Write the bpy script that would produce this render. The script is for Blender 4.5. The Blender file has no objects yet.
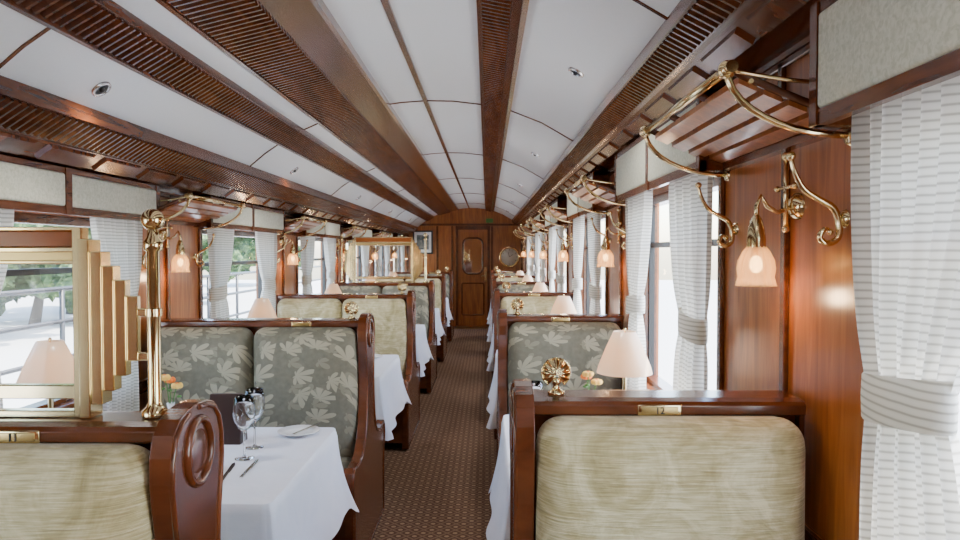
import bpy, bmesh, math, random
from mathutils import Vector, Matrix
random.seed(7)
EYE=1.5
XR=0.75; XL=-1.72
Y0=-2.6; Y1=14.1
L=2.14
D=bpy.data
# ------------------------------------------------------------------ materials
def newmat(name):
    m=D.materials.new(name); m.use_nodes=True
    nt=m.node_tree; b=nt.nodes['Principled BSDF']
    return m,nt,b
def N(nt,t,**kw):
    n=nt.nodes.new(t)
    for k,v in kw.items(): setattr(n,k,v)
    return n
def ramp(nt,fac,stops):
    r=N(nt,'ShaderNodeValToRGB'); e=r.color_ramp.elements
    while len(e)<len(stops): e.new(0.5)
    for i,(p,c) in enumerate(stops):
        e[i].position=p; e[i].color=(c[0],c[1],c[2],1)
    nt.links.new(fac,r.inputs[0]); return r.outputs[0]
def objco(nt,scale=(1,1,1),rot=(0,0,0)):
    t=N(nt,'ShaderNodeTexCoord'); m=N(nt,'ShaderNodeMapping')
    m.inputs['Scale'].default_value=scale; m.inputs['Rotation'].default_value=rot
    nt.links.new(t.outputs['Object'],m.inputs[0]); return m.outputs[0]
def noise(nt,vec,scale,detail=4,dist=0,rough=.5):
    n=N(nt,'ShaderNodeTexNoise'); n.inputs['Scale'].default_value=scale
    n.inputs['Detail'].default_value=detail; n.inputs['Distortion'].default_value=dist
    n.inputs['Roughness'].default_value=rough
    nt.links.new(vec,n.inputs['Vector']); return n.outputs[0]
def math_(nt,op,a,b=None,c=None):
    n=N(nt,'ShaderNodeMath',operation=op)
    for i,v in enumerate((a,b,c)):
        if v is None: continue
        if isinstance(v,(int,float)): n.inputs[i].default_value=v
        else: nt.links.new(v,n.inputs[i])
    return n.outputs[0]
def bump(nt,b,h,strength=.3,dist=.01):
    n=N(nt,'ShaderNodeBump'); n.inputs['Strength'].default_value=strength
    n.inputs['Distance'].default_value=dist
    nt.links.new(h,n.inputs['Height']); nt.links.new(n.outputs[0],b.inputs['Normal'])
def wood(name,c0,c1,c2,scale,rough=.25,coat=.4):
    m,nt,b=newmat(name)
    v=objco(nt,scale)
    n=noise(nt,v,3.0,6,1.0,.55)
    nt.links.new(ramp(nt,n,[(.3,c0),(.5,c1),(.7,c2)]),b.inputs['Base Color'])
    b.inputs['Roughness'].default_value=rough
    b.inputs['Coat Weight'].default_value=coat; b.inputs['Coat Roughness'].default_value=.15
    return m
def plain(name,c,rough=.5,metal=0,**kw):
    m,nt,b=newmat(name)
    v=objco(nt); n=noise(nt,v,30,3)
    lo=[x*.96 for x in c]; hi=[min(1,x*1.03) for x in c]
    nt.links.new(ramp(nt,n,[(.3,lo),(.7,hi)]),b.inputs['Base Color'])
    b.inputs['Roughness'].default_value=rough; b.inputs['Metallic'].default_value=metal
    for k,val in kw.items(): b.inputs[k.replace('_',' ')].default_value=val
    return m
WP=wood('wood_wall',(.23,.060,.012),(.36,.105,.022),(.48,.16,.038),(9,9,.8),.28,.3)
WD=wood('wood_dark',(.065,.016,.005),(.115,.030,.008),(.18,.052,.014),(8,1.0,8),.22,.4)
WB=wood('wood_bench',(.075,.017,.005),(.125,.031,.009),(.18,.049,.015),(1.2,5,1.6),.2,.5)
BR=plain('brass',(.86,.69,.38),.13,1.0)
BRD=plain('brass_aged',(.50,.36,.15),.3,1.0)
m,nt,b=newmat('ceiling_white'); CW=m
n=noise(nt,objco(nt),120,2)
nt.links.new(ramp(nt,n,[(.3,(.90,.93,.92)),(.7,(.92,.95,.94))]),b.inputs['Base Color']); b.inputs['Roughness'].default_value=.25
WHT=plain('porcelain',(.88,.88,.86),.15)
BLK=plain('black_metal',(.02,.02,.02),.4)
MENU=plain('menu_leather',(.035,.016,.014),.4)
STEEL=plain('steel',(.75,.75,.75),.2,1.0)
ORG=plain('petal_orange',(.95,.22,.02),.6); PW=plain('petal_yellow',(.95,.60,.12),.6)
GRN=plain('stem_green',(.08,.22,.04),.6)
m,nt,b=newmat('tablecloth'); CL=m
n=noise(nt,objco(nt,(1,1,1)),9,4,.4)
nt.links.new(ramp(nt,n,[(.3,(.82,.85,.94)),(.7,(.88,.90,.97))]),b.inputs['Base Color'])
b.inputs['Roughness'].default_value=.8; bump(nt,b,n,.25,.02)
# gold velvet
m,nt,b=newmat('gold_velvet'); VE=m
v=objco(nt,(1,1,1)); n1=noise(nt,v,9,5,1.0,.6); v2=objco(nt,(9,9,190)); n2=noise(nt,v2,1.3,3,.8)
mx=math_(nt,'ADD',math_(nt,'MULTIPLY',n1,.6),math_(nt,'MULTIPLY',n2,.4))
nt.links.new(ramp(nt,mx,[(.36,(.34,.26,.105)),(.48,(.52,.42,.20)),(.62,(.78,.68,.42))]),b.inputs['Base Color'])
b.inputs['Roughness'].default_value=.6; b.inputs['Sheen Weight'].default_value=.25
bump(nt,b,mx,.7,.012)
def floral(name,base,leaf,leaf2):
    m,nt,b=newmat(name)
    t=N(nt,'ShaderNodeTexCoord'); s=N(nt,'ShaderNodeSeparateXYZ'); nt.links.new(t.outputs['Object'],s.inputs[0])
    def layer(sc,ox,thr,k,ph):
        c=N(nt,'ShaderNodeCombineXYZ')
        nt.links.new(math_(nt,'MULTIPLY_ADD',s.outputs[0],sc,ox),c.inputs[0])
        zz=math_(nt,'ADD',s.outputs[2],math_(nt,'MULTIPLY',s.outputs[1],.9))
        nt.links.new(math_(nt,'MULTIPLY_ADD',zz,sc*1.35,ox*.7),c.inputs[1])
        vo=N(nt,'ShaderNodeTexVoronoi',voronoi_dimensions='2D'); vo.inputs['Scale'].default_value=1.0
        vo.inputs['Randomness'].default_value=.7
        nt.links.new(c.outputs[0],vo.inputs['Vector'])
        d=N(nt,'ShaderNodeVectorMath',operation='SUBTRACT'); nt.links.new(c.outputs[0],d.inputs[0]); nt.links.new(vo.outputs['Position'],d.inputs[1])
        q=N(nt,'ShaderNodeSeparateXYZ'); nt.links.new(d.outputs[0],q.inputs[0])
        sc_=N(nt,'ShaderNodeSeparateXYZ'); nt.links.new(vo.outputs['Color'],sc_.inputs[0])
        a=math_(nt,'ARCTAN2',q.outputs[1],q.outputs[0])
        a=math_(nt,'ADD',a,math_(nt,'MULTIPLY_ADD',sc_.outputs[0],2.6,-1.9))
        pet=math_(nt,'ABSOLUTE',math_(nt,'COSINE',math_(nt,'MULTIPLY_ADD',a,k,ph)))
        fan=math_(nt,'MULTIPLY_ADD',math_(nt,'COSINE',a),.6,.5)
        r=math_(nt,'MULTIPLY',math_(nt,'MULTIPLY',math_(nt,'POWER',pet,.6),fan),thr)
        return math_(nt,'LESS_THAN',vo.outputs['Distance'],r)
    A=layer(6.2,0.3,.66,4.5,.3); B=layer(7.5,3.7,.48,2.5,.9)
    n=noise(nt,objco(nt,(1,1,1)),40,3)
    basec=ramp(nt,n,[(.3,[x*.85 for x in base]),(.7,[x*1.12 for x in base])])
    m1=N(nt,'ShaderNodeMixRGB'); nt.links.new(B,m1.inputs[0]); nt.links.new(basec,m1.inputs[1]); m1.inputs[2].default_value=(*leaf2,1)
    m2=N(nt,'ShaderNodeMixRGB'); nt.links.new(A,m2.inputs[0]); nt.links.new(m1.outputs[0],m2.inputs[1]); m2.inputs[2].default_value=(*leaf,1)
    nt.links.new(m2.outputs[0],b.inputs['Base Color']); b.inputs['Roughness'].default_value=.75
    bump(nt,b,n,.2,.004)
    return m
FL=floral('floral_fabric',(.185,.165,.115),(.40,.35,.24),(.26,.235,.16))
m,nt,b=newmat('valance_fabric'); VF=m
n=noise(nt,objco(nt,(1,1,1)),90,4,.8)
nt.links.new(ramp(nt,n,[(.35,(.58,.59,.44)),(.62,(.74,.74,.60))]),b.inputs['Base Color'])
b.inputs['Roughness'].default_value=.5; bump(nt,b,n,.3,.004)
# carpet
m,nt,b=newmat('carpet'); CA=m
t=N(nt,'ShaderNodeTexCoord'); s=N(nt,'ShaderNodeSeparateXYZ'); nt.links.new(t.outputs['Object'],s.inputs[0])
k=2*math.pi/.085
u=math_(nt,'MULTIPLY',math_(nt,'ADD',s.outputs[0],s.outputs[1]),k); w=math_(nt,'MULTIPLY',math_(nt,'SUBTRACT',s.outputs[0],s.outputs[1]),k)
g=math_(nt,'MULTIPLY_ADD',math_(nt,'COSINE',u),.5,.5); h=math_(nt,'MULTIPLY_ADD',math_(nt,'COSINE',w),.5,.5)
net=math_(nt,'MAXIMUM',math_(nt,'GREATER_THAN',g,.93),math_(nt,'GREATER_THAN',h,.93))
dot=math_(nt,'GREATER_THAN',math_(nt,'MULTIPLY',math_(nt,'SUBTRACT',1,g),math_(nt,'SUBTRACT',1,h)),.6)
ms=math_(nt,'MAXIMUM',math_(nt,'MULTIPLY',net,.5),dot)
n=noise(nt,objco(nt),160,2); ms=math_(nt,'MULTIPLY',ms,math_(nt,'MULTIPLY_ADD',n,.9,.25))
nt.links.new(ramp(nt,ms,[(0,(.135,.065,.036)),(1,(.52,.34,.20))]),b.inputs['Base Color'])
b.inputs['Roughness'].default_value=.95; bump(nt,b,n,.3,.004)
# curtain
m,nt,b=newmat('curtain_sheer'); CU=m
s=N(nt,'ShaderNodeSeparateXYZ'); t=N(nt,'ShaderNodeTexCoord'); nt.links.new(t.outputs['Object'],s.inputs[0])
nz=noise(nt,objco(nt),12,2)
st=math_(nt,'SINE',math_(nt,'ADD',math_(nt,'MULTIPLY',s.outputs[2],2*math.pi/.0145),math_(nt,'MULTIPLY',nz,2.0)))
col=ramp(nt,math_(nt,'MULTIPLY_ADD',st,.5,.5),[(.0,(.46,.44,.38)),(.3,(.76,.74,.68)),(1,(.82,.80,.745))])
nt.links.new(col,b.inputs['Base Color']); b.inputs['Roughness'].default_value=.9
tr=N(nt,'ShaderNodeBsdfTranslucent'); nt.links.new(col,tr.inputs[0])
mix=N(nt,'ShaderNodeMixShader'); mix.inputs[0].default_value=.32
nt.links.new(b.outputs[0],mix.inputs[1]); nt.links.new(tr.outputs[0],mix.inputs[2])
nt.links.new(mix.outputs[0],nt.nodes['Material Output'].inputs[0])
m,nt,b=newmat('window_glass'); WG=m
tr=N(nt,'ShaderNodeBsdfTransparent'); gl=N(nt,'ShaderNodeBsdfGlossy'); gl.inputs['Roughness'].default_value=.02
mix=N(nt,'ShaderNodeMixShader'); mix.inputs[0].default_value=.05
nt.links.new(tr.outputs[0],mix.inputs[1]); nt.links.new(gl.outputs[0],mix.inputs[2]); nt.links.new(mix.outputs[0],nt.nodes['Material Output'].inputs[0])
m,nt,b=newmat('amber_glass'); AG=m
tr=N(nt,'ShaderNodeBsdfTranslucent'); tr.inputs[0].default_value=(.75,.28,.05,1)
b.inputs['Base Color'].default_value=(.36,.10,.02,1); b.inputs['Roughness'].default_value=.2
mix=N(nt,'ShaderNodeMixShader'); mix.inputs[0].default_value=.15
nt.links.new(b.outputs[0],mix.inputs[1]); nt.links.new(tr.outputs[0],mix.inputs[2]); nt.links.new(mix.outputs[0],nt.nodes['Material Output'].inputs[0])
m,nt,b=newmat('crystal'); GL=m
b.inputs['Base Color'].default_value=(1,1,1,1); b.inputs['Transmission Weight'].default_value=1; b.inputs['Roughness'].default_value=.0; b.inputs['IOR'].default_value=1.45
m,nt,b=newmat('mirror_glass'); MG=m
b.inputs['Base Color'].default_value=(.8,.82,.84,1); b.inputs['Metallic'].default_value=1; b.inputs['Roughness'].default_value=.03
def glow(name,c,e,s,tf=.5):
    m,nt,b=newmat(name)
    b.inputs['Base Color'].default_value=(*c,1); b.inputs['Roughness'].default_value=.2
    b.inputs['Emission Color'].default_value=(*e,1); b.inputs['Emission Strength'].default_value=s
    tr=N(nt,'ShaderNodeBsdfTranslucent'); tr.inputs[0].default_value=(*c,1)
    mix=N(nt,'ShaderNodeMixShader'); mix.inputs[0].default_value=tf
    nt.links.new(b.outputs[0],mix.inputs[1]); nt.links.new(tr.outputs[0],mix.inputs[2]); nt.links.new(mix.outputs[0],nt.nodes['Material Output'].inputs[0])
    return m
m,nt,b=newmat('tulip_glass'); TU=m
b.inputs['Base Color'].default_value=(.95,.80,.58,1); b.inputs['Roughness'].default_value=.12
b.inputs['Emission Color'].default_value=(1,.55,.22,1); b.inputs['Emission Strength'].default_value=.3
tr=N(nt,'ShaderNodeBsdfTransparent'); tr.inputs[0].default_value=(1,.86,.66,1)
mix=N(nt,'ShaderNodeMixShader'); mix.inputs[0].default_value=.5
nt.links.new(b.outputs[0],mix.inputs[1]); nt.links.new(tr.outputs[0],mix.inputs[2]); nt.links.new(mix.outputs[0],nt.nodes['Material Output'].inputs[0])
SH=glow('lamp_shade_fabric',(.93,.76,.58),(1,.66,.42),.45,.4)
BU=glow('bulb',(1,.9,.7),(1,.78,.45),20,.0)
GRD=plain('concrete',(.50,.50,.48),.9)
m,nt,b=newmat('foliage'); FO=m
n=noise(nt,objco(nt),5,6,.5,.7)
nt.links.new(ramp(nt,n,[(.35,(.01,.03,.01)),(.52,(.04,.085,.025)),(.68,(.20,.27,.09))]),b.inputs['Base Color']); b.inputs['Roughness'].default_value=.8
BK=plain('bark',(.06,.045,.03),.9)
ART=wood('print_art',(.02,.03,.03),(.12,.14,.13),(.4,.38,.33),(3,3,3),.3,0)

# ------------------------------------------------------------------ mesh builder
class MB:
    def __init__(s): s.v=[]; s.f=[]; s.m=[]; s.sm=[]; s.mats=[]
    def mi(s,mat):
        if mat not in s.mats: s.mats.append(mat)
        return s.mats.index(mat)
    def add(s,vs,fs,mat,smooth=False):
        o=len(s.v); i=s.mi(mat); s.v+= [tuple(p) for p in vs]
        for f in fs: s.f.append([a+o for a in f]); s.m.append(i); s.sm.append(smooth)
    def box(s,x0,x1,y0,y1,z0,z1,mat):
        if x0>x1:x0,x1=x1,x0
        if y0>y1:y0,y1=y1,y0
        vs=[(x,y,z) for z in(z0,z1) for y in(y0,y1) for x in(x0,x1)]
        s.add(vs,[(0,2,3,1),(4,5,7,6),(0,1,5,4),(2,6,7,3),(0,4,6,2),(1,3,7,5)],mat)
    def prism_y(s,pts,y0,y1,mat,smooth=False):
        n=len(pts); vs=[(x,y0,z) for x,z in pts]+[(x,y1,z) for x,z in pts]
        s.add(vs,[(i,(i+1)%n,(i+1)%n+n,i+n) for i in range(n)],mat,smooth)
        s.add(vs,[list(range(n))[::-1],[i+n for i in range(n)]],mat)
    def prism_x(s,pts,x0,x1,mat):
        n=len(pts); vs=[(x0,y,z) for y,z in pts]+[(x1,y,z) for y,z in pts]
        s.add(vs,[(i,(i+1)%n,(i+1)%n+n,i+n) for i in range(n)]+[list(range(n))[::-1],[i+n for i in range(n)]],mat)
    def tube(s,path,r,mat,seg=10,closed=False,caps=True):
        P=[Vector(p) for p in path]; n=len(P); rs=r if isinstance(r,(list,tuple)) else [r]*n
        vs=[]; ref=None
        for i in range(n):
            if closed: t=P[(i+1)%n]-P[i-1]
            else: t=P[min(i+1,n-1)]-P[max(i-1,0)]
            t.normalize()
            if ref is None:
                ref=t.cross(Vector((0,0,1)) if abs(t.z)<.9 else Vector((1,0,0))).normalized()
            ref=(ref-t*ref.dot(t)).normalized(); b2=t.cross(ref)
            for j in range(seg):
                a=2*math.pi*j/seg; vs.append(P[i]+(ref*math.cos(a)+b2*math.sin(a))*rs[i])
        fs=[]
        for i in range(n if closed else n-1):
            k=(i+1)%n
            for j in range(seg):
                fs.append((i*seg+j,i*seg+(j+1)%seg,k*seg+(j+1)%seg,k*seg+j))
        s.add(vs,fs,mat,True)
        if not closed and caps:
            s.add(vs[:seg],[list(range(seg))[::-1]],mat); s.add(vs[-seg:],[list(range(seg))],mat)
    def lathe(s,c,prof,mat,seg=24,axis='z',flute=0,nf=12):
        vs=[];n=len(prof)
        for r,h in prof:
            for j in range(seg):
                a=2*math.pi*j/seg; rr=r*(1+flute*math.cos(nf*a))
                if axis=='z': p=(c[0]+rr*math.cos(a),c[1]+rr*math.sin(a),c[2]+h)
                elif axis=='x': p=(c[0]+h,c[1]+rr*math.cos(a),c[2]+rr*math.sin(a))
                else: p=(c[0]+rr*math.cos(a),c[1]+h,c[2]+rr*math.sin(a))
                vs.append(p)
        fs=[(i*seg+j,i*seg+(j+1)%seg,(i+1)*seg+(j+1)%seg,(i+1)*seg+j) for i in range(n-1) for j in range(seg)]
        s.add(vs,fs,mat,True)
    def ball(s,c,r,mat,seg=16,sy=1,sz=1):
        pr=[(max(1e-4,r*math.sin(math.pi*i/10)),-r*sz*math.cos(math.pi*i/10)) for i in range(11)]
        s.lathe(c,pr,mat,seg)
    def grid(s,fn,nu,nv,mat,smooth=True):
        vs=[fn(i/nu,j/nv) for j in range(nv+1) for i in range(nu+1)]
        fs=[(j*(nu+1)+i,j*(nu+1)+i+1,(j+1)*(nu+1)+i+1,(j+1)*(nu+1)+i) for j in range(nv) for i in range(nu)]
        s.add(vs,fs,mat,smooth)
    def cushion(s,x0,x1,y0,y1,z0,z1,r,mat,puff=(0,0,0),n=14):
        c=Vector(((x0+x1)/2,(y0+y1)/2,(z0+z1)/2)); h=Vector((abs(x1-x0)/2,abs(y1-y0)/2,abs(z1-z0)/2)); r=min(r,h.x,h.y,h.z)
        def lin(hh):
            k=[-hh+r*(1-math.cos(math.pi/2*i/5)) for i in range(6)]
            inner=[(-hh+r)+(2*(hh-r))*i/n for i in range(1,n)]
            return k+inner+[-q for q in k[::-1]]
        for ax in range(3):
            A,B=[(1,2),(2,0),(0,1)][ax]; la=lin(h[A]); lb=lin(h[B])
            for sg in(-1,1):
                vs=[]
                for q in lb:
                    for p in la:
                        P=Vector((0,0,0)); P[ax]=sg*h[ax]; P[A]=p; P[B]=q
                        Q=Vector([max(-(h[i]-r),min(h[i]-r,P[i])) for i in range(3)]); d=P-Q
                        R=Q+d.normalized()*r if d.length>0 else P
                        u=[R[i]/h[i] for i in range(3)]
                        for i in range(3):
                            if puff[i]:
                                a,b2=[j for j in range(3) if j!=i]
                                R[i]+=puff[i]*u[i]*(1-u[a]**4)*(1-u[b2]**4)
                        vs.append(c+R)
                na=len(la);nb=len(lb)
                fs=[(j*na+i,j*na+i+1,(j+1)*na+i+1,(j+1)*na+i) for j in range(nb-1) for i in range(na-1)]
                if sg<0: fs=[f[::-1] for f in fs]
                s.add(vs,fs,mat,True)
    def make(s,name,loc=(0,0,0),bevel=0,merge=True):
        me=D.meshes.new(name); me.from_pydata(s.v,[],s.f)
        for mt in s.mats: me.materials.append(mt)
        for p,i,k in zip(me.polygons,s.m,s.sm): p.material_index=i; p.use_smooth=k
        if merge:
            bm=bmesh.new(); bm.from_mesh(me); bmesh.ops.remove_doubles(bm,verts=bm.verts,dist=.00002)
            bmesh.ops.recalc_face_normals(bm,faces=bm.faces); bm.to_mesh(me); bm.free()
        me.update()
        o=D.objects.new(name,me); bpy.context.scene.collection.objects.link(o); o.location=loc
        if bevel:
            bv=o.modifiers.new('bevel','BEVEL'); bv.width=bevel; bv.segments=2; bv.limit_method='ANGLE'; bv.angle_limit=math.radians(50)
        return o
def inst(o,loc):
    q=D.objects.new(o.name.split('.')[0],o.data); q.location=loc
    for md in o.modifiers:
        b=q.modifiers.new(md.name,md.type)
        b.width=md.width;b.segments=md.segments;b.limit_method=md.limit_method;b.angle_limit=md.angle_limit
    bpy.context.scene.collection.objects.link(q); return q

# ------------------------------------------------------------------ shell
b=MB(); b.box(XL-.1,XR+.1,Y0-.1,Y1+.1,-.06,0,CA); b.make('floor')
prof=[(XR+.02,.57),(.60,.60),(.5,.65),(.32,.755),(.14,.825),(-.03,.862),(-.2,.882),(-.36,.885),(-.5,.875),(-.62,.858),(-.8,.812),(-.98,.758),(-1.1,.705),(-1.2,.648),(-1.3,.58),(-1.42,.48),(-1.55,.43),(XL-.02,.40)]
b=MB(); pts=[(x,z+EYE) for x,z in prof]
b.prism_y(pts+[(x,z+.03) for x,z in pts[::-1]],Y0,Y1,CW,True); b.make('ceiling',merge=False)
WTR=EYE+.60; WTL=EYE+.43
SIDE={'right':dict(X=XR,s=-1,pc=1.785,HP=.465,z=0.0,top=WTR,wt=EYE+.26),
      'left':dict(X=XL,s=1,pc=1.63,HP=.42,z=-.10,top=WTL,wt=EYE+.15)}
SILL=.86
wi=0
for nm,S in SIDE.items():
    X=S['X'];s=S['s']; xo=X-s*.10; HP=S['HP']
    b=MB()
    b.box(X,xo,Y0,Y1,0,SILL,WP)
    b.box(X,xo,Y0,Y1,S['wt'],S['top'],WP)
    cs=[S['pc']+L*k for k in range(-2,7) if S['pc']+L*k-HP<Y1]
    edges=[]
    for c in cs:
        a,e=max(Y0,c-HP),min(Y1,c+HP)
        b.box(X,xo,a,e,SILL,S['wt'],WP)
        edges.append((a,e))
    if edges[-1][1]<Y1-.02: b.box(X,xo,edges[-1][1],Y1,SILL,S['wt'],WP)
    for c in cs:
        for dy,wd in((-.03,.03),(HP-.02,.035),(-HP+.02,.035)):
            if Y0<c+dy<Y1: b.box(X,X+s*.014,c+dy-wd/2,c+dy+wd/2,SILL+.05,S['wt']+.02,WD)
        if Y0<c-HP and c+HP<Y1:
            zt=S['wt']+.02; zz=S['top']-.12
            for (p,q,u0,u1) in((c-HP+.1,c+HP-.1,zz-.02,zz),(c-.015,c+.015,zt,zz)): b.box(X,X+s*.012,p,q,u0,u1,WD)
    b.box(X,X+s*.018,Y0,Y1,SILL-.06,SILL,WD); b.box(X,X+s*.018,Y0,Y1,.0,.12,WD)
    b.make('wall_'+nm,bevel=.004)
    ws=[(edges[i][1],edges[i+1][0]) for i in range(len(edges)-1)]
    for a,e in ws:
        wi+=1; w=MB(); zt=S['wt']; xi=X-s*.02
        for (p,q,zz0,zz1) in((a,a+.035,SILL,zt),(e-.035,e,SILL,zt),(a,e,SILL,SILL+.04),(a,e,zt-.04,zt)):
            w.box(xi,xi-s*.06,p,q,zz0,zz1,WD)
        w.box(xi-s*.02,xi-s*.045,a+.035,e-.035,zt-.24,zt-.215,BLK)
        w.box(xi-s*.02,xi-s*.045,a+.03,a+.05,SILL+.03,zt-.03,BLK); w.box(xi-s*.02,xi-s*.045,e-.05,e-.03,SILL+.03,zt-.03,BLK)
        xg=xi-s*.035; w.add([(xg,a+.03,SILL+.03),(xg,e-.03,SILL+.03),(xg,e-.03,zt-.03),(xg,a+.03,zt-.03)],[(0,1,2,3)],WG)
        w.box(X-s*.02,X+s*.02,a-.01,e+.01,SILL-.005,SILL+.02,WD)
        w.make('window_%d'%wi)
        v=MB(); vz0,vz1=(EYE+.25,EYE+.49) if nm=='right' else (EYE+.145,EYE+.325)
        a2,e2=a-.10,e+.10; mid=(a2+e2)/2; xf=X+s*.10
        v.box(X+s*.0,xf,a2,e2,vz1-.022,vz1,WD); v.box(xf-s*.02,xf,a2,e2,vz0,vz0+.03,WD)
        for p in(a2,e2-.03): v.box(X,xf+s*.004,p,p+.03,vz0,vz1,WD)
        v.box(xf-s*.02,xf+s*.004,mid-.02,mid+.02,vz0,vz1,WD)
        for p,q in((a2+.03,mid-.02),(mid+.02,e2-.03)):
            v.cushion(xf-s*.018,xf+s*.004,p,q,vz0+.03,vz1-.022,.010,VF,n=4)
        v.make('window_valance')
        for anchor,dr in((a+.0,1),(e-.0,-1)):
            c=MB(); ct=vz0+.05; cb=.60; zt2=EYE-.25
            full=.40
            ph=random.random()*6
            def fn(u,v,anchor=anchor,dr=dr,ct=ct,cb=cb,zt2=zt2,full=full,ph=ph,X=X,s=s):
                z=ct+(cb-ct)*v
                g=(ct-z)/(ct-zt2)
                if g<1: w_=full*(1-.48*(g**1.8))
                else: w_=full*(.52+.22*(1-math.exp(-(g-1)*3.0)))
                pinch=math.exp(-((g-1)*6)**2)
                y=anchor+dr*(.04*min(g,1)**2+w_*u)
                amp=.020*(1-.5*pinch)
                x=X+s*(.048+amp*math.sin(u*8*2*math.pi+ph)+.006*math.sin(u*23+v*3+ph))
                return (x,y+.005*math.sin(v*9+u*5),z)
            c.grid(fn,128,44,CU)
            w_=full*.52
            yc=anchor+dr*(.04+w_/2); hw=w_/2+.010
            ring=[(X+s*(.048+.036*math.sin(t)),yc+hw*math.cos(t)) for t in [2*math.pi*i/40 for i in range(40)]]
            vs=[]
            for k,(zz,gr) in enumerate(((-.042,1),(-.038,1.04),(0,1.06),(.038,1.04),(.042,1))):
                for (x,y) in ring: vs.append((X+s*.048+(x-X-s*.048)*gr,yc+(y-yc)*gr,zt2+zz+.012*((y-yc)*dr/hw)))
            c.add(vs,[(k*40+j,k*40+(j+1)%40,(k+1)*40+(j+1)%40,(k+1)*40+j) for k in range(4) for j in range(40)],CU,True)
            c.make('window_curtain')
b=MB()
DX0,DX1=-.63,.06
b.box(XL,DX0,Y1,Y1+.1,0,2.42,WP); b.box(DX1,XR,Y1,Y1+.1,0,2.42,WP); b.box(DX0,DX1,Y1,Y1+.1,2.02,2.42,WP)
b.box(XL,XR,Y1-.02,Y1,2.03,2.07,WD)
for x in(-1.6,-1.0,-.70,.10,.70): b.box(x-.02,x+.02,Y1-.015,Y1,.1,2.02,WD)
b.make('wall_far',bevel=.004)
b=MB(); b.box(XL,XR,Y0-.1,Y0,0,2.42,WP); b.make('wall_back')
d=MB(); d.box(DX0,DX1,Y1+.03,Y1+.07,0,2.02,WP)
for x in(DX0,DX1-.05): d.box(x,x+.05,Y1-.001,Y1+.03,0,2.02,WD)
d.box(DX0,DX1,Y1-.001,Y1+.03,1.95,2.02,WD)
cx=(DX0+DX1)/2
def rr(w,h,r,z):
    P=[]
    for (sx,sz,a0) in((1,1,0),(-1,1,90),(-1,-1,180),(1,-1,270)):
        for i in range(7):
            a=math.radians(a0+15*i); P.append((cx+sx*(w-r)+r*math.cos(a),z+sz*(h-r)+r*math.sin(a)))
    return P
P=rr(.20,.36,.12,1.42); d.prism_y(P,Y1+.015,Y1+.029,MG); d.tube([(x,Y1+.012,z) for x,z in P],.018,WD,8,closed=True)
P=rr(.22,.32,.03,.55); d.tube([(x,Y1+.028,z) for x,z in P],.014,WD,8,closed=True)
d.tube([(DX1-.09,Y1+.03,1.02),(DX1-.09,Y1-.02,1.02),(DX1-.17,Y1-.02,1.02)],.012,BR); d.box(DX1-.115,DX1-.065,Y1+.02,Y1+.032,.9,1.2,BR)
d.make('door_1',bevel=.003)
b=MB(); b.box(-.62,.05,Y1-.45,Y1-.04,.001,.012,BRD); b.make('door_mat')
b=MB(); b.box(-1.49,-1.09,Y1-.045,Y1-.016,1.46,1.93,BLK); b.box(-1.46,-1.12,Y1-.049,Y1-.045,1.49,1.90,WHT); b.box(-1.41,-1.17,Y1-.052,Y1-.048,1.55,1.84,ART); b.make('framed_picture')
b=MB(); b.lathe((.45,Y1,1.40),[(.001,-.02),(.17,-.02),(.172,-.001)],WHT,32,'y'); b.tube([(.45+.19*math.cos(a),Y1-.022,1.40+.19*math.sin(a)) for a in [2*math.pi*i/40 for i in range(40)]],.022,BR,8,closed=True)
for a in range(12):
    q=a*math.pi/6; b.tube([(.45+.13*math.cos(q),Y1-.022,1.40+.13*math.sin(q)),(.45+.155*math.cos(q),Y1-.022,1.40+.155*math.sin(q))],.004,BLK,6)
b.tube([(.45,Y1-.025,1.40),(.45+.07,Y1-.025,1.45)],.005,BLK,6); b.tube([(.45,Y1-.025,1.40),(.45-.03,Y1-.025,1.51)],.004,BLK,6)
b.make('wall_clock')
b=MB(); b.box(-.02,.12,Y1-.03,Y1-.021,2.09,2.17,GRN); b.make('exit_sign')

# ------------------------------------------------------------------ ceiling trim
def ribs(b,A,B,mat,pitch=.036,h=.014,w=.022):
    A=Vector((A[0],0,A[1]+EYE));B=Vector((B[0],0,B[1]+EYE)); t=(B-A).normalized(); n=Vector((t.z,0,-t.x))
    if n.z>0: n=-n
    y=Y0
    while y<Y1-.03:
        a=Vector((0,y,0)); c=Vector((0,y+w,0)); e=Vector((0,w*.28,0))
        vs=[A+a,B+a,B+c,A+c,A+a+e+n*h,B+a+e+n*h,B+c-e+n*h,A+c-e+n*h]
        b.add(vs,[(4,5,6,7),(0,1,5,4),(3,7,6,2),(0,4,7,3),(1,2,6,5)],mat); y+=pitch
def trim(i,low,up=.05,rib=None,edge=True):
    b=MB(); P=[(x,z+EYE) for x,z in low]
    b.prism_y(P+[(x,z+up) for x,z in P[::-1]],Y0,Y1,WD)
    if rib: ribs(b,rib[0],rib[1],WD)
    if edge:
        for x,z in (P[0],P[-1]): b.box(x-.010,x+.010,Y0,Y1,z-.012,z+.02,WD)
    return b.make('trim_%d'%i,merge=False)
trim(1,[(.125,.812),(.085,.82),(-.025,.842)],.03,[(.08,.82),(-.015,.84)])
trim(2,[(-.345,.872),(-.37,.872)],.03,None,False)
trim(3,[(-.575,.845),(-.72,.812),(-.965,.75)],.04,[(-.74,.807),(-.95,.754)])
trim(4,[(-1.08,.70),(-1.2,.63)],.05,[(-1.09,.695),(-1.19,.636)])
trim(5,[(-1.39,.462),(-1.5,.39),(-1.53,.385),(-1.60,.335),(XL,.33)],.08,[(-1.40,.455),(-1.497,.392)])
trim(6,[(.50,.61),(.585,.565),(.60,.56),(.665,.52),(XR,.495)],.09,[(.507,.606),(.578,.569)])
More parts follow.
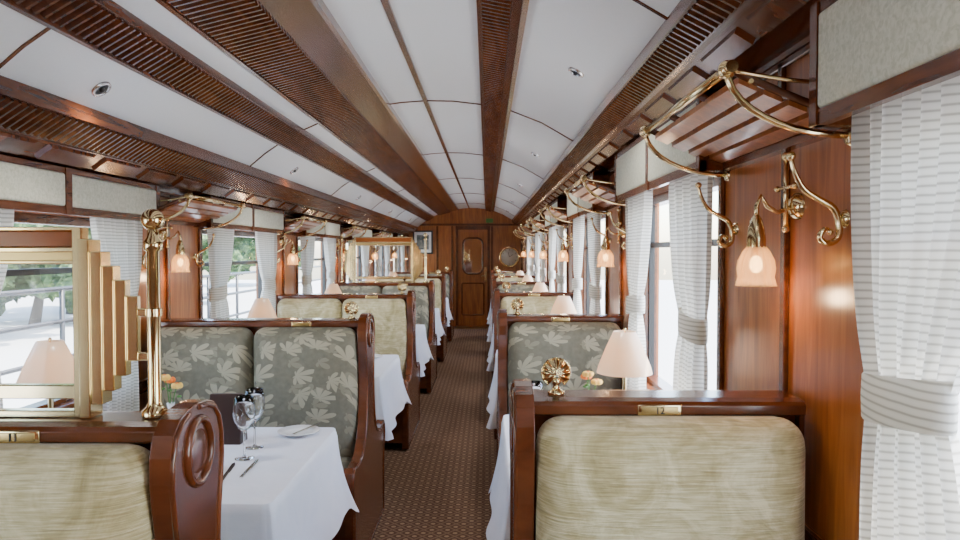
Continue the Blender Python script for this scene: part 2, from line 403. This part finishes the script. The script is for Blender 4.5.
b=MB()
y=Y0+.05
while y<Y1-.4:
    for (A,Bp) in(((.612,.553),(.658,.525)),((-1.535,.380),(-1.59,.342))):
        x0,z0=A;x1,z1=Bp; t=.012
        b.add([(x0,y,z0+EYE),(x1,y,z1+EYE),(x1,y+.30,z1+EYE),(x0,y+.30,z0+EYE),(x0,y+.02,z0-t+EYE),(x1,y+.02,z1-t+EYE),(x1,y+.28,z1-t+EYE),(x0,y+.28,z0-t+EYE)],
          [(4,5,6,7),(0,1,5,4),(3,7,6,2),(0,4,7,3),(1,2,6,5)],WB)
    y+=.357
b.make('trim_7')
b=MB()
def seam(y,pp):
    for (x0,z0),(x1,z1) in zip(pp[:-1],pp[1:]):
        z0+=EYE;z1+=EYE
        b.add([(x0,y,z0-.005),(x1,y,z1-.005),(x1,y+.012,z1-.005),(x0,y+.012,z0-.005),(x0,y,z0+.01),(x1,y,z1+.01),(x1,y+.012,z1+.01),(x0,y+.012,z0+.01)],[(0,1,2,3),(0,4,5,1),(3,2,6,7)],WD)
for k in range(-1,6): seam(4.1+k*2.14,[p for p in prof if -1.42<=p[0]<=.5])
b.make('trim_8',merge=False)

# ------------------------------------------------------------------ benches
def bench(name,xa,xw,fabA,fabB,ncush,loc):
    s=1 if xw>xa else -1
    b=MB()
    half=[(0.0,1.19),(.045,1.187),(.085,1.175),(.113,1.15),(.128,1.11),(.130,1.06),(.120,1.0),(.106,.93),(.100,.85),(.106,.76),(.13,.66),(.17,.59),(.23,.545),(.32,.52),(.40,.52),(.455,.535),(.49,.52),(.505,.48),(.495,.43),(.47,.38),(.46,.30),(.46,.02)]
    out=half+[(-y,z) for y,z in half[::-1][:-1]]
    xp=xa+s*.042
    b.prism_x(out,min(xa,xp),max(xa,xp),WB)
    b.tube([(xa,y*.95,z-.010 if z>.1 else z) for y,z in out],.006,WB,8)
    b.tube([(xa-s*.001,.060*math.cos(a),1.09+.066*math.sin(a)) for a in [2*math.pi*i/36 for i in range(36)]],.009,WB,8,closed=True)
    b.lathe((xa,0,1.09),[(.001,-s*.003),(.035,-s*.003),(.045,-s*.0005)],WB,24,'x')
    b.box(xw,xw-s*.012,-.07,.07,.02,1.15,WB)
    for sg in(-1,1): b.box(xw,xw-s*.03,sg*.11,sg*.47,.02,.37,WB)
    x0,x1=xp,xw-s*.008
    b.box(x0,x1,-.045,.045,.05,1.125,WB)
    cap=[(-.065,1.122),(-.075,1.127),(-.077,1.148),(-.068,1.156),(-.04,1.160),(.04,1.160),(.068,1.156),(.077,1.148),(.075,1.127),(.065,1.122)]
    b.prism_x(cap,min(x0,xw),max(x0,xw),WB)
    for sg,fab in((-1,fabA),(1,fabB)):
        b.box(x0,x1,sg*.045,sg*.44,.06,.36,WB)
        wid=(x1-x0-s*.008)/ncush
        for k in range(ncush):
            p=x0+s*.004+wid*k; q=p+wid-s*.003
            b.cushion(min(p,q),max(p,q),min(sg*.03,sg*.155),max(sg*.03,sg*.155),.46,1.127,.062,fab,(0,.045,.0))
            b.cushion(min(p,q),max(p,q),min(sg*.10,sg*.50),max(sg*.10,sg*.50),.36,.49,.045,fab,(0,0,.02))
    xc=xa+s*.33
    for sg in(-1,1):
        b.cushion(xc-.050,xc+.050,min(sg*.074,sg*.081),max(sg*.074,sg*.081),1.126,1.151,.004,BR,n=2)
        b.cushion(xc-.042,xc+.042,min(sg*.079,sg*.083),max(sg*.079,sg*.083),1.130,1.147,.002,BRD,n=2)
    return b.make(name,loc,bevel=.004)
YL=[1.43+2.12*k for k in range(6)]; YR=[1.675+L*k for k in range(6)]
la=bench('dining_bench',-.595,XL+.03,VE,FL,2,(0,YL[0],0)); lb=bench('dining_bench',-.595,XL+.03,FL,VE,2,(0,YL[1],0))
ra=bench('dining_bench',.065,XR-.02,VE,FL,1,(0,YR[0],0)); rb=bench('dining_bench',.065,XR-.02,FL,VE,1,(0,YR[1],0))
for k in range(2,6):
    inst((la,lb)[k%2],(0,YL[k],0)); inst((ra,rb)[k%2],(0,YR[k],0))
def number(txt,x,par):
    cu=D.curves.new('number','FONT'); cu.body=txt; cu.size=.022; cu.extrude=.0008; cu.align_x='CENTER'
    o=D.objects.new('seat_number',cu); bpy.context.scene.collection.objects.link(o); o.parent=par
    o.location=(x,-.0842,1.1308); o.rotation_euler=(math.radians(90),0,0); cu.materials.append(BLK)
number('12',.395,ra); number('11',-.925,la)
def shell(loc):
    b=MB()
    b.lathe((0,0,0),[(.001,0),(.020,0),(.020,.006),(.011,.012),(.007,.020),(.010,.028)],BR,20)
    def fn(u,v,sg=1):
        a=-2.6+5.2*u; r=.034*v
        return (r*math.sin(a)*(1+.04*math.cos(u*44*math.pi/2.2)),sg*(.020*(1-v**2)+.0018*v*math.cos(u*20*math.pi))-.0,.052+r*math.cos(a))
    b.grid(lambda u,v:fn(u,v,-1),80,8,BR); b.grid(lambda u,v:fn(u,v,1),80,8,BR)
    b.tube([(.034*math.sin(-2.6+5.2*i/40),0,.052+.034*math.cos(-2.6+5.2*i/40)) for i in range(41)],.0025,BR,8)
    b.ball((0,-.016,.034),.010,BR)
    return b.make('brass_shell_ornament',loc,merge=False)
sh=shell((.165,YR[0]-.01,1.1605))
for k in range(1,6): inst(sh,(.165,YR[k]-.01,1.1605))
for k in range(1,6):
    if k!=3: inst(sh,(-.69,YL[k],1.1605))

def partition(name,y,h):
    b=MB(); z0=1.161
    def side(xp,sg):
        b.lathe((xp,y,z0),[(.001,0),(.026,0),(.026,.012),(.017,.02),(.013,.03),(.013,h-.075),(.019,h-.07),(.019,h-.055),(.012,h-.045),(.011,h-.03)],BR,20)
        b.lathe((xp,y,z0),[(.016,h*.5),(.016,h*.5+.015)],BR,20)
        b.ball((xp,y,z0+h-.01),.023,BR)
        hs=[h*.60,h*.68,h*.75,h*.82,h*.88]
        bots=[.115,.085,.055,.028,0]
        for i in range(5):
            x=xp+sg*(.042+.0225*i)
            b.box(x-.0112,x+.0112,y-.008-.004*i,y+.008+.004*i,z0+bots[i],z0+hs[i],BR)
        for zz in(h*.28,h*.50): b.box(xp,xp+sg*.04,y-.006,y+.006,z0+zz,z0+zz+.016,BR)
        return xp+sg*.150
    xa=side(-.685,-1); xb=side(XL+.10,1)
    for a,c in((0,.014),(.038,.066),(h*.757,h*.775),(h*.815,h*.84),(h*.92,h*.94)):
        b.box(xa,xb,y-.012,y+.012,z0+a,z0+c,BR)
    b.box(xa,xb,y-.006,y+.006,z0+h*.77,z0+h*.82,BRD)
    for x in(xa,xb): b.box(x-.010,x+.010,y-.014,y+.014,z0,z0+h*.94,BR)
    b.add([(xa,y,z0+.066),(xb,y,z0+.066),(xb,y,z0+h*.757),(xa,y,z0+h*.757)],[(0,1,2,3)],WG)
    b.box(xa,xb,y-.004,y+.004,z0+h*.84,z0+h*.92,AG)
    return b.make(name,bevel=.002)
partition('brass_partition_screen',YL[0],.415)
partition('brass_partition_screen',YL[3],.54)

# ------------------------------------------------------------------ tables
def table(xa,xw,loc,aisle_s):
    b=MB(); hy=.455; zt=.75; drop=.33
    x0,x1=min(xa,xw),max(xa,xw)
    per=[]; r=.03
    def seg(p,q,nrm,n): 
        for i in range(n): per.append((p[0]+(q[0]-p[0])*i/n,p[1]+(q[1]-p[1])*i/n,nrm[0],nrm[1]))
    def cor(cx,cy,a0):
        for i in range(10):
            a=math.radians(a0+9*i); per.append((cx+r*math.cos(a),cy+r*math.sin(a),math.cos(a),math.sin(a)))
    seg((x0+r,-hy),(x1-r,-hy),(0,-1),36); cor(x1-r,-hy+r,-90)
    seg((x1,-hy+r),(x1,hy-r),(1,0),36); cor(x1-r,hy-r,0)
    seg((x1-r,hy),(x0+r,hy),(0,1),36); cor(x0+r,hy-r,90)
    seg((x0,hy-r),(x0,-hy+r),(-1,0),36); cor(x0+r,-hy+r,180)
    n=len(per); rows=12; vs=[]
    for j in range(rows+1):
        v=j/rows
        for i,(x,y,nx,ny) in enumerate(per):
            wallside=(nx*aisle_s<-.2)
            cornerness=min(1,4*abs(nx*ny))
            endm=abs(ny)
            fl=(.012+.04*v*v*(1-.55*endm)*(1-cornerness)+.07*v*cornerness) if not wallside else .004
            rp=(.010*v*math.sin(i*.35+2)+.010*v*math.sin(i*.17)) if not wallside else 0
            o=min(.008,v*.1)+ (fl+rp)*v
            dz=drop*v*(1+.11*cornerness)
            if endm>.8: o*=.5
            vs.append((x+nx*o,y+ny*o,zt+.004-dz-.003*(v>0)))
    fs=[(j*n+i,j*n+(i+1)%n,(j+1)*n+(i+1)%n,(j+1)*n+i) for j in range(rows) for i in range(n)]
    b.add(vs,fs,CL,True); b.add(vs[:n],[list(range(n))],CL)
    b.box(x0+.03,x1-.03,-hy+.03,hy-.03,zt-.03,zt-.004,WB)
    xc=(x0+x1)/2
    b.box(xc-.05,xc+.05,-.05,.05,.04,zt-.03,WB); b.box(xc-.25,xc+.25,-.04,.04,.0,.05,WB); b.box(xc-.04,xc+.04,-.25,.25,.0,.05,WB)
    return b.make('dining_table',loc)
tl=table(-.64,-1.62,(0,YL[0]+1.07,0),1); tr=table(.075,.64,(0,YR[0]+1.07,0),-1)
for k in range(1,5): inst(tl,(0,YL[k]+1.06,0)); inst(tr,(0,YR[k]+1.07,0))
TY=.7545
b=MB(); b.lathe((0,0,0),[(.001,.001),(.034,.001),(.034,.003),(.01,.006),(.004,.015),(.0035,.09),(.006,.10),(.022,.112),(.036,.14),(.040,.165),(.037,.195),(.033,.225),(.0318,.225),(.0355,.195),(.0385,.165),(.0345,.142),(.021,.1145),(.001,.106)],GL,28)
g=b.make('wine_glass',(-.875,2.50,TY))
inst(g,(-.885,2.64,TY))
def plate(r,name,loc):
    b=MB(); b.lathe((0,0,0),[(.001,.002),(r*.55,.002),(r*.6,.004),(r*.98,.014),(r,.016),(r*.99,.018),(r*.62,.008),(r*.5,.006),(.001,.006)],WHT,40); return b.make(name,loc)
pl=plate(.085,'side_plate',(-.77,2.84,TY)); inst(pl,(-.99,2.36,TY))
b=MB()
b.box(-.006,.006,0,.09,.0,.005,STEEL); b.add([(-.006,.09,.002),(.008,.09,.002),(.009,.17,.002),(.002,.205,.002),(-.006,.19,.002),(-.006,.09,.004),(.008,.09,.004),(.009,.17,.004),(.002,.205,.004),(-.006,.19,.004)],[(4,3,2,1,0),(5,6,7,8,9),(0,1,6,5),(1,2,7,6),(2,3,8,7),(3,4,9,8),(4,0,5,9)],STEEL)
kn=b.make('table_knife',(0,0,TY)); kn.location=(-.86,2.24,TY); kn.rotation_euler=(0,0,.15)
k2=inst(kn,(-.81,2.28,TY)); k2.rotation_euler=(0,0,.05)
k3=inst(kn,(-.77,2.75,TY+.0185)); k3.rotation_euler=(0,0,-.3)
b=MB()
b.add([(-.065,0,0),(.065,0,0),(.065,.035,.19),(-.065,.035,.19),(-.065,.09,0),(.065,.09,0),(.065,.055,.19),(-.065,.055,.19)],[(0,1,2,3),(5,4,7,6),(0,3,7,4),(1,5,6,2),(3,2,6,7)],MENU)
mn=b.make('menu_card',(-1.02,2.68,TY),bevel=.003)
def tlamp():
    b=MB(); q=.045
    b.lathe((0,0,0),[(.001,0),(.05,0),(.05,.008),(.02,.02),(.012,.04),(.016,.08),(.010,.11),(.008,.24+q),(.012,.25+q)],BR,24)
    b.lathe((0,0,0),[(.106,.235+q),(.100,.26+q),(.072,.33+q),(.042,.395+q),(.040,.395+q),(.070,.33+q),(.098,.26+q),(.104,.235+q)],SH,32)
    b.ball((0,0,.30+q),.02,BU); b.tube([(0,0,.25+q),(0,0,.40+q)],.003,BR,6); b.ball((0,0,.402+q),.006,BR,10)
    return b.make('table_lamp',(0,0,0),merge=False)
t0=tlamp(); t0.location=(-1.50,YL[0]+.95,TY)
def vase(loc):
    b=MB(); b.lathe((0,0,0),[(.001,0),(.020,0),(.025,.03),(.015,.08),(.011,.13),(.016,.15)],WHT,20)
    for i in range(3):
        a=i*2.1; x,y,z=.026*math.cos(a),.026*math.sin(a),.215+.018*(i%3)
        b.tube([(0,0,.10),(x*.6,y*.6,z-.03),(x,y,z)],.002,GRN,5)
        mt=ORG if i==1 else PW
        for j in range(6):
            q=j*math.pi/3; c=(x+.013*math.cos(q),y+.013*math.sin(q),z+.003); b.ball(c,.011,mt,8)
        b.ball((x,y,z+.008),.008,ORG,8)
        b.ball((x*1.3,y*1.3,z-.04),.010,GRN,8,sz=.5)
    return b.make('flower_vase',loc,merge=False)
v0=vase((-1.25,2.74,TY))
for k in range(5):
    if k: inst(t0,(-1.47,YL[k]+1.0,TY)); inst(v0,(-1.2,YL[k]+1.25,TY)); inst(g,(-.85,YL[k]+1.0,TY)); inst(pl,(-.82,YL[k]+1.35,TY))
    inst(t0,(.530,YR[k]+1.02,TY)); inst(v0,(.42,YR[k]+1.16,TY+0)); inst(g,(.19,YR[k]+1.12,TY)); inst(pl,(.19,YR[k]+.80,TY))

# ------------------------------------------------------------------ wall fittings
def lamp_mesh(s):
    b=MB()
    b.lathe((0,0,.13),[(.001,s*.022),(.018,s*.02),(.03,s*.01),(.034,0)],BR,24,'x')
    b.tube([(s*.03,0,.08),(s*.03,0,.245)],[.006,.006],BR); b.ball((s*.03,0,.25),.011,BR); b.ball((s*.03,0,.075),.009,BR)
    b.tube([(s*.03,-.05,.175),(s*.03,.05,.175)],.0045,BR); b.ball((s*.03,-.05,.175),.008,BR); b.ball((s*.03,.05,.175),.008,BR)
    b.tube([(s*.01,0,.13),(s*.05,0,.115),(s*.075,0,.13),(s*.09,0,.155),(s*.10,0,.13),(s*.10,0,.09)],.006,BR)
    b.lathe((s*.10,0,0),[(.006,.11),(.012,.10),(.019,.075),(.022,.05),(.022,.03)],BR,20)
    b.lathe((s*.10,0,0),[(.020,.035),(.030,.022),(.040,.0),(.043,-.02),(.040,-.04),(.046,-.062),(.0445,-.062),(.0385,-.04),(.0415,-.02),(.0385,0),(.028,.021),(.018,.033)],TU,96,'z',.06,12)
    b.tube([(s*.10,0,.03),(s*.10,0,.012)],.009,BR,10)
    b.ball((s*.10,0,-.010),.015,BU,sz=1.4)
    return b
def hook_mesh(s):
    b=MB(); raw=[(.114,.197),(.105,.165),(.085,.13),(.05,.108),(.024,.092),(.012,.06),(.014,.03),(.035,.018),(.052,.030),(.042,.048),(.030,.042)]
    P=[]
    for i in range(len(raw)-1):
        for t in(0,.33,.66):
            p0=raw[max(i-1,0)];p1=raw[i];p2=raw[i+1];p3=raw[min(i+2,len(raw)-1)]
            P.append(tuple(.5*((2*p1[k])+(-p0[k]+p2[k])*t+(2*p0[k]-5*p1[k]+4*p2[k]-p3[k])*t*t+(-p0[k]+3*p1[k]-3*p2[k]+p3[k])*t**3) for k in(0,1)))
    P.append(raw[-1])
    b.tube([(s*o,0,z) for o,z in P],[.0045+.003*math.sin(math.pi*i/len(P)) for i in range(len(P))],BR,10)
    b.ball((s*.114,0,.20),.010,BR); b.ball((s*.030,0,.042),.007,BR)
    b.lathe((0,0,.07),[(.001,s*.010),(.015,s*.008),(.02,0)],BR,20,'x')
    return b
def rack_mesh(s):
    b=MB(); y0,y1=-.38,.36; o=.255
    def zc(a): return .262+.098*(a/.25)**1.2
    for k in range(4):
        a=.034+k*.052; w=.038; z=zc(a); z2=zc(a+w)
        b.add([(s*a,y0+.01,z),(s*(a+w),y0+.01,z2),(s*(a+w),y1-.01,z2),(s*a,y1-.01,z),(s*a,y0+.01,z+.014),(s*(a+w),y0+.01,z2+.014),(s*(a+w),y1-.01,z2+.014),(s*a,y1-.01,z+.014)],
              [(0,1,2,3),(4,7,6,5),(0,4,5,1),(3,2,6,7),(0,3,7,4),(1,5,6,2)],WP)
    b.box(0,s*.03,y0-.02,y1+.02,.25,.30,WB)
    for y in(y0+.01,y0+.24,y1-.24,y1-.01):
        b.tube([(s*(.01+.235*i/8),y,zc(.01+.235*i/8)+.02) for i in range(9)],.009,WB,8)
    b.tube([(s*o,y0,.375),(s*o,y1,.375)],.010,BR,12)
    b.tube([(s*(o-.05),y0,.352),(s*(o-.05),y1,.352)],.005,BR,8)
    for y in(y0,y1):
        b.tube([(s*max(.009,o*math.cos(a)),y,.375-.135*math.sin(a)) for a in [math.pi/2*i/10 for i in range(11)]],.0075,BR,10)
        b.tube([(s*(o-.235*i/8),y,.375-.028*math.sin(math.pi*i/16)) for i in range(9)],.0045,BR,10)
        b.ball((s*o,y,.375),.019,BR); b.lathe((0,y,.24),[(.001,s*.01),(.018,s*.008),(.022,0)],BR,16,'x')
        b.tube([(s*o,y-.03,.375),(s*o,y+.03,.375)],[.013,.013],BR,12)
    return b
first={}
for nm,S in SIDE.items():
    X=S['X'];s=S['s'];zo=EYE+S['z']
    for k in range(6):
        pc=S['pc']+L*k
        for kind,fnm,off,builder in(('wall_lamp','l',-.09,lamp_mesh),('coat_hook','h',-.31,hook_mesh),('coat_hook','h',.33,hook_mesh),('luggage_rack','r',.05,rack_mesh)):
            key=(nm,fnm); z=zo+((S['z']*-.75-.02) if fnm=='l' else 0); loc=(X+s*.001,pc+off,z)
            if pc+off>Y1-.4: continue
            if key in first: inst(first[key],loc)
            else: first[key]=builder(s).make(kind,loc,bevel=0)
        lt=D.lights.new('lamp_light','POINT'); lt.energy=1.2; lt.color=(1,.65,.35); lt.shadow_soft_size=.02
        lo=D.objects.new('wall_lamp_light',lt); lo.location=(X+s*.1,pc-.09,zo+S['z']*-.75-.11); bpy.context.scene.collection.objects.link(lo)
def dl(x,z,y,slope):
    b=MB(); b.lathe((0,0,0),[(.036,.004),(.034,-.004),(.028,-.006),(.024,.0)],STEEL,28); b.lathe((0,0,0),[(.025,-.001),(.001,-.001)],BLK,20); b.ball((0,0,-.002),.010,BLK)
    o=b.make('ceiling_downlight',(x,y,z+EYE),merge=False); o.rotation_euler=(0,slope,0)
    lt=D.lights.new('downlight_lamp','SPOT'); lt.energy=24; lt.spot_size=2.6; lt.spot_blend=.9; lt.color=(1,.97,.93); lt.shadow_soft_size=.08
    q=D.objects.new('downlight_lamp',lt); q.location=(x,y,z+EYE-.03); bpy.context.scene.collection.objects.link(q)
for k in range(-1,5):
    dl(.36,.727,2.86+2.4*k,math.radians(28)); dl(-1.32,.557,2.40+2.4*k,math.radians(-40))

# ------------------------------------------------------------------ outside
b=MB(); b.box(-60,60,-40,60,-1.0,-.9,GRD); b.make('ground')
def tree(h,r,seed):
    random.seed(seed)
    b=MB(); b.tube([(0,0,0),(.05*h,0,h*.3),(.02*h,.03*h,h*.7)],[.04*h,.028*h,.015*h],BK,8)
    for i in range(40):
        a=random.random()*6.28; q=random.random()**.5*r; zz=h*(.20+.74*random.random()); rr_=r*(.13+.17*random.random())
        c=Vector((q*math.cos(a),q*math.sin(a),zz))
        bm=bmesh.new(); bmesh.ops.create_icosphere(bm,subdivisions=3,radius=rr_)
        vs=[v.co*(1+.6*(random.random()-.5))+c for v in bm.verts]; fs=[[v.index for v in f.verts] for f in bm.faces]; bm.free()
        b.add(vs,fs,FO)
    return b.make('tree',(0,0,0),merge=False)
TT=[tree(6.5,2.6,1),tree(8.5,3.2,2),tree(4.5,2.2,3)]
pos=[(-13,4,2),(-14.5,8.5,0),(-14,12.5,2),(-17,15,1),(-14,18.5,0),(-15,23,2),(-16,27,1),(-14,32,0),(-17,37,1),(-22,12,1),(-23,22,1),(-22,44,1),(-16,50,1),(17,9,0),(19,22,1),(21,36,1),(16,15,2)]
used=set()
for x,y,t in pos:
    if t not in used: TT[t].location=(x,y,-.92); used.add(t)
    else: inst(TT[t],(x,y,-.92)).rotation_euler=(0,0,x*y)
b=MB()
for i in range(24): b.tube([(-5.2,-2+i*1.5,-.9),(-5.2,-2+i*1.5,1.05)],.03,BLK,8)
for z in(1.05,.65,.2): b.tube([(-5.2,-2,z),(-5.2,32.5,z)],.028,BLK,8)
b.make('platform_railing')

# ------------------------------------------------------------------ lights, world, camera
w=D.worlds.new('World'); bpy.context.scene.world=w; w.use_nodes=True; nt=w.node_tree
sk=nt.nodes.new('ShaderNodeTexSky'); sk.sky_type='NISHITA'; sk.sun_disc=False; sk.sun_elevation=math.radians(60); sk.sun_rotation=math.radians(90); sk.air_density=1.1; sk.dust_density=1.5
bg=nt.nodes['Background']; nt.links.new(sk.outputs[0],bg.inputs[0]); bg.inputs[1].default_value=2.5
sl=D.lights.new('sun','SUN'); sl.energy=21; sl.angle=.02; sl.color=(1,.97,.92)
so=D.objects.new('sun',sl); so.rotation_euler=(math.radians(6),math.radians(20),0); so.location=(10,0,12); bpy.context.scene.collection.objects.link(so)
cam=D.cameras.new('camera'); cam.sensor_width=36; cam.lens=36*700/960; cam.clip_start=.05
co=D.objects.new('camera',cam); bpy.context.scene.collection.objects.link(co); co.location=(0,0,EYE)
co.rotation_euler=(math.radians(90)-math.atan(18/700),0,math.atan(7/700)); bpy.context.scene.camera=co
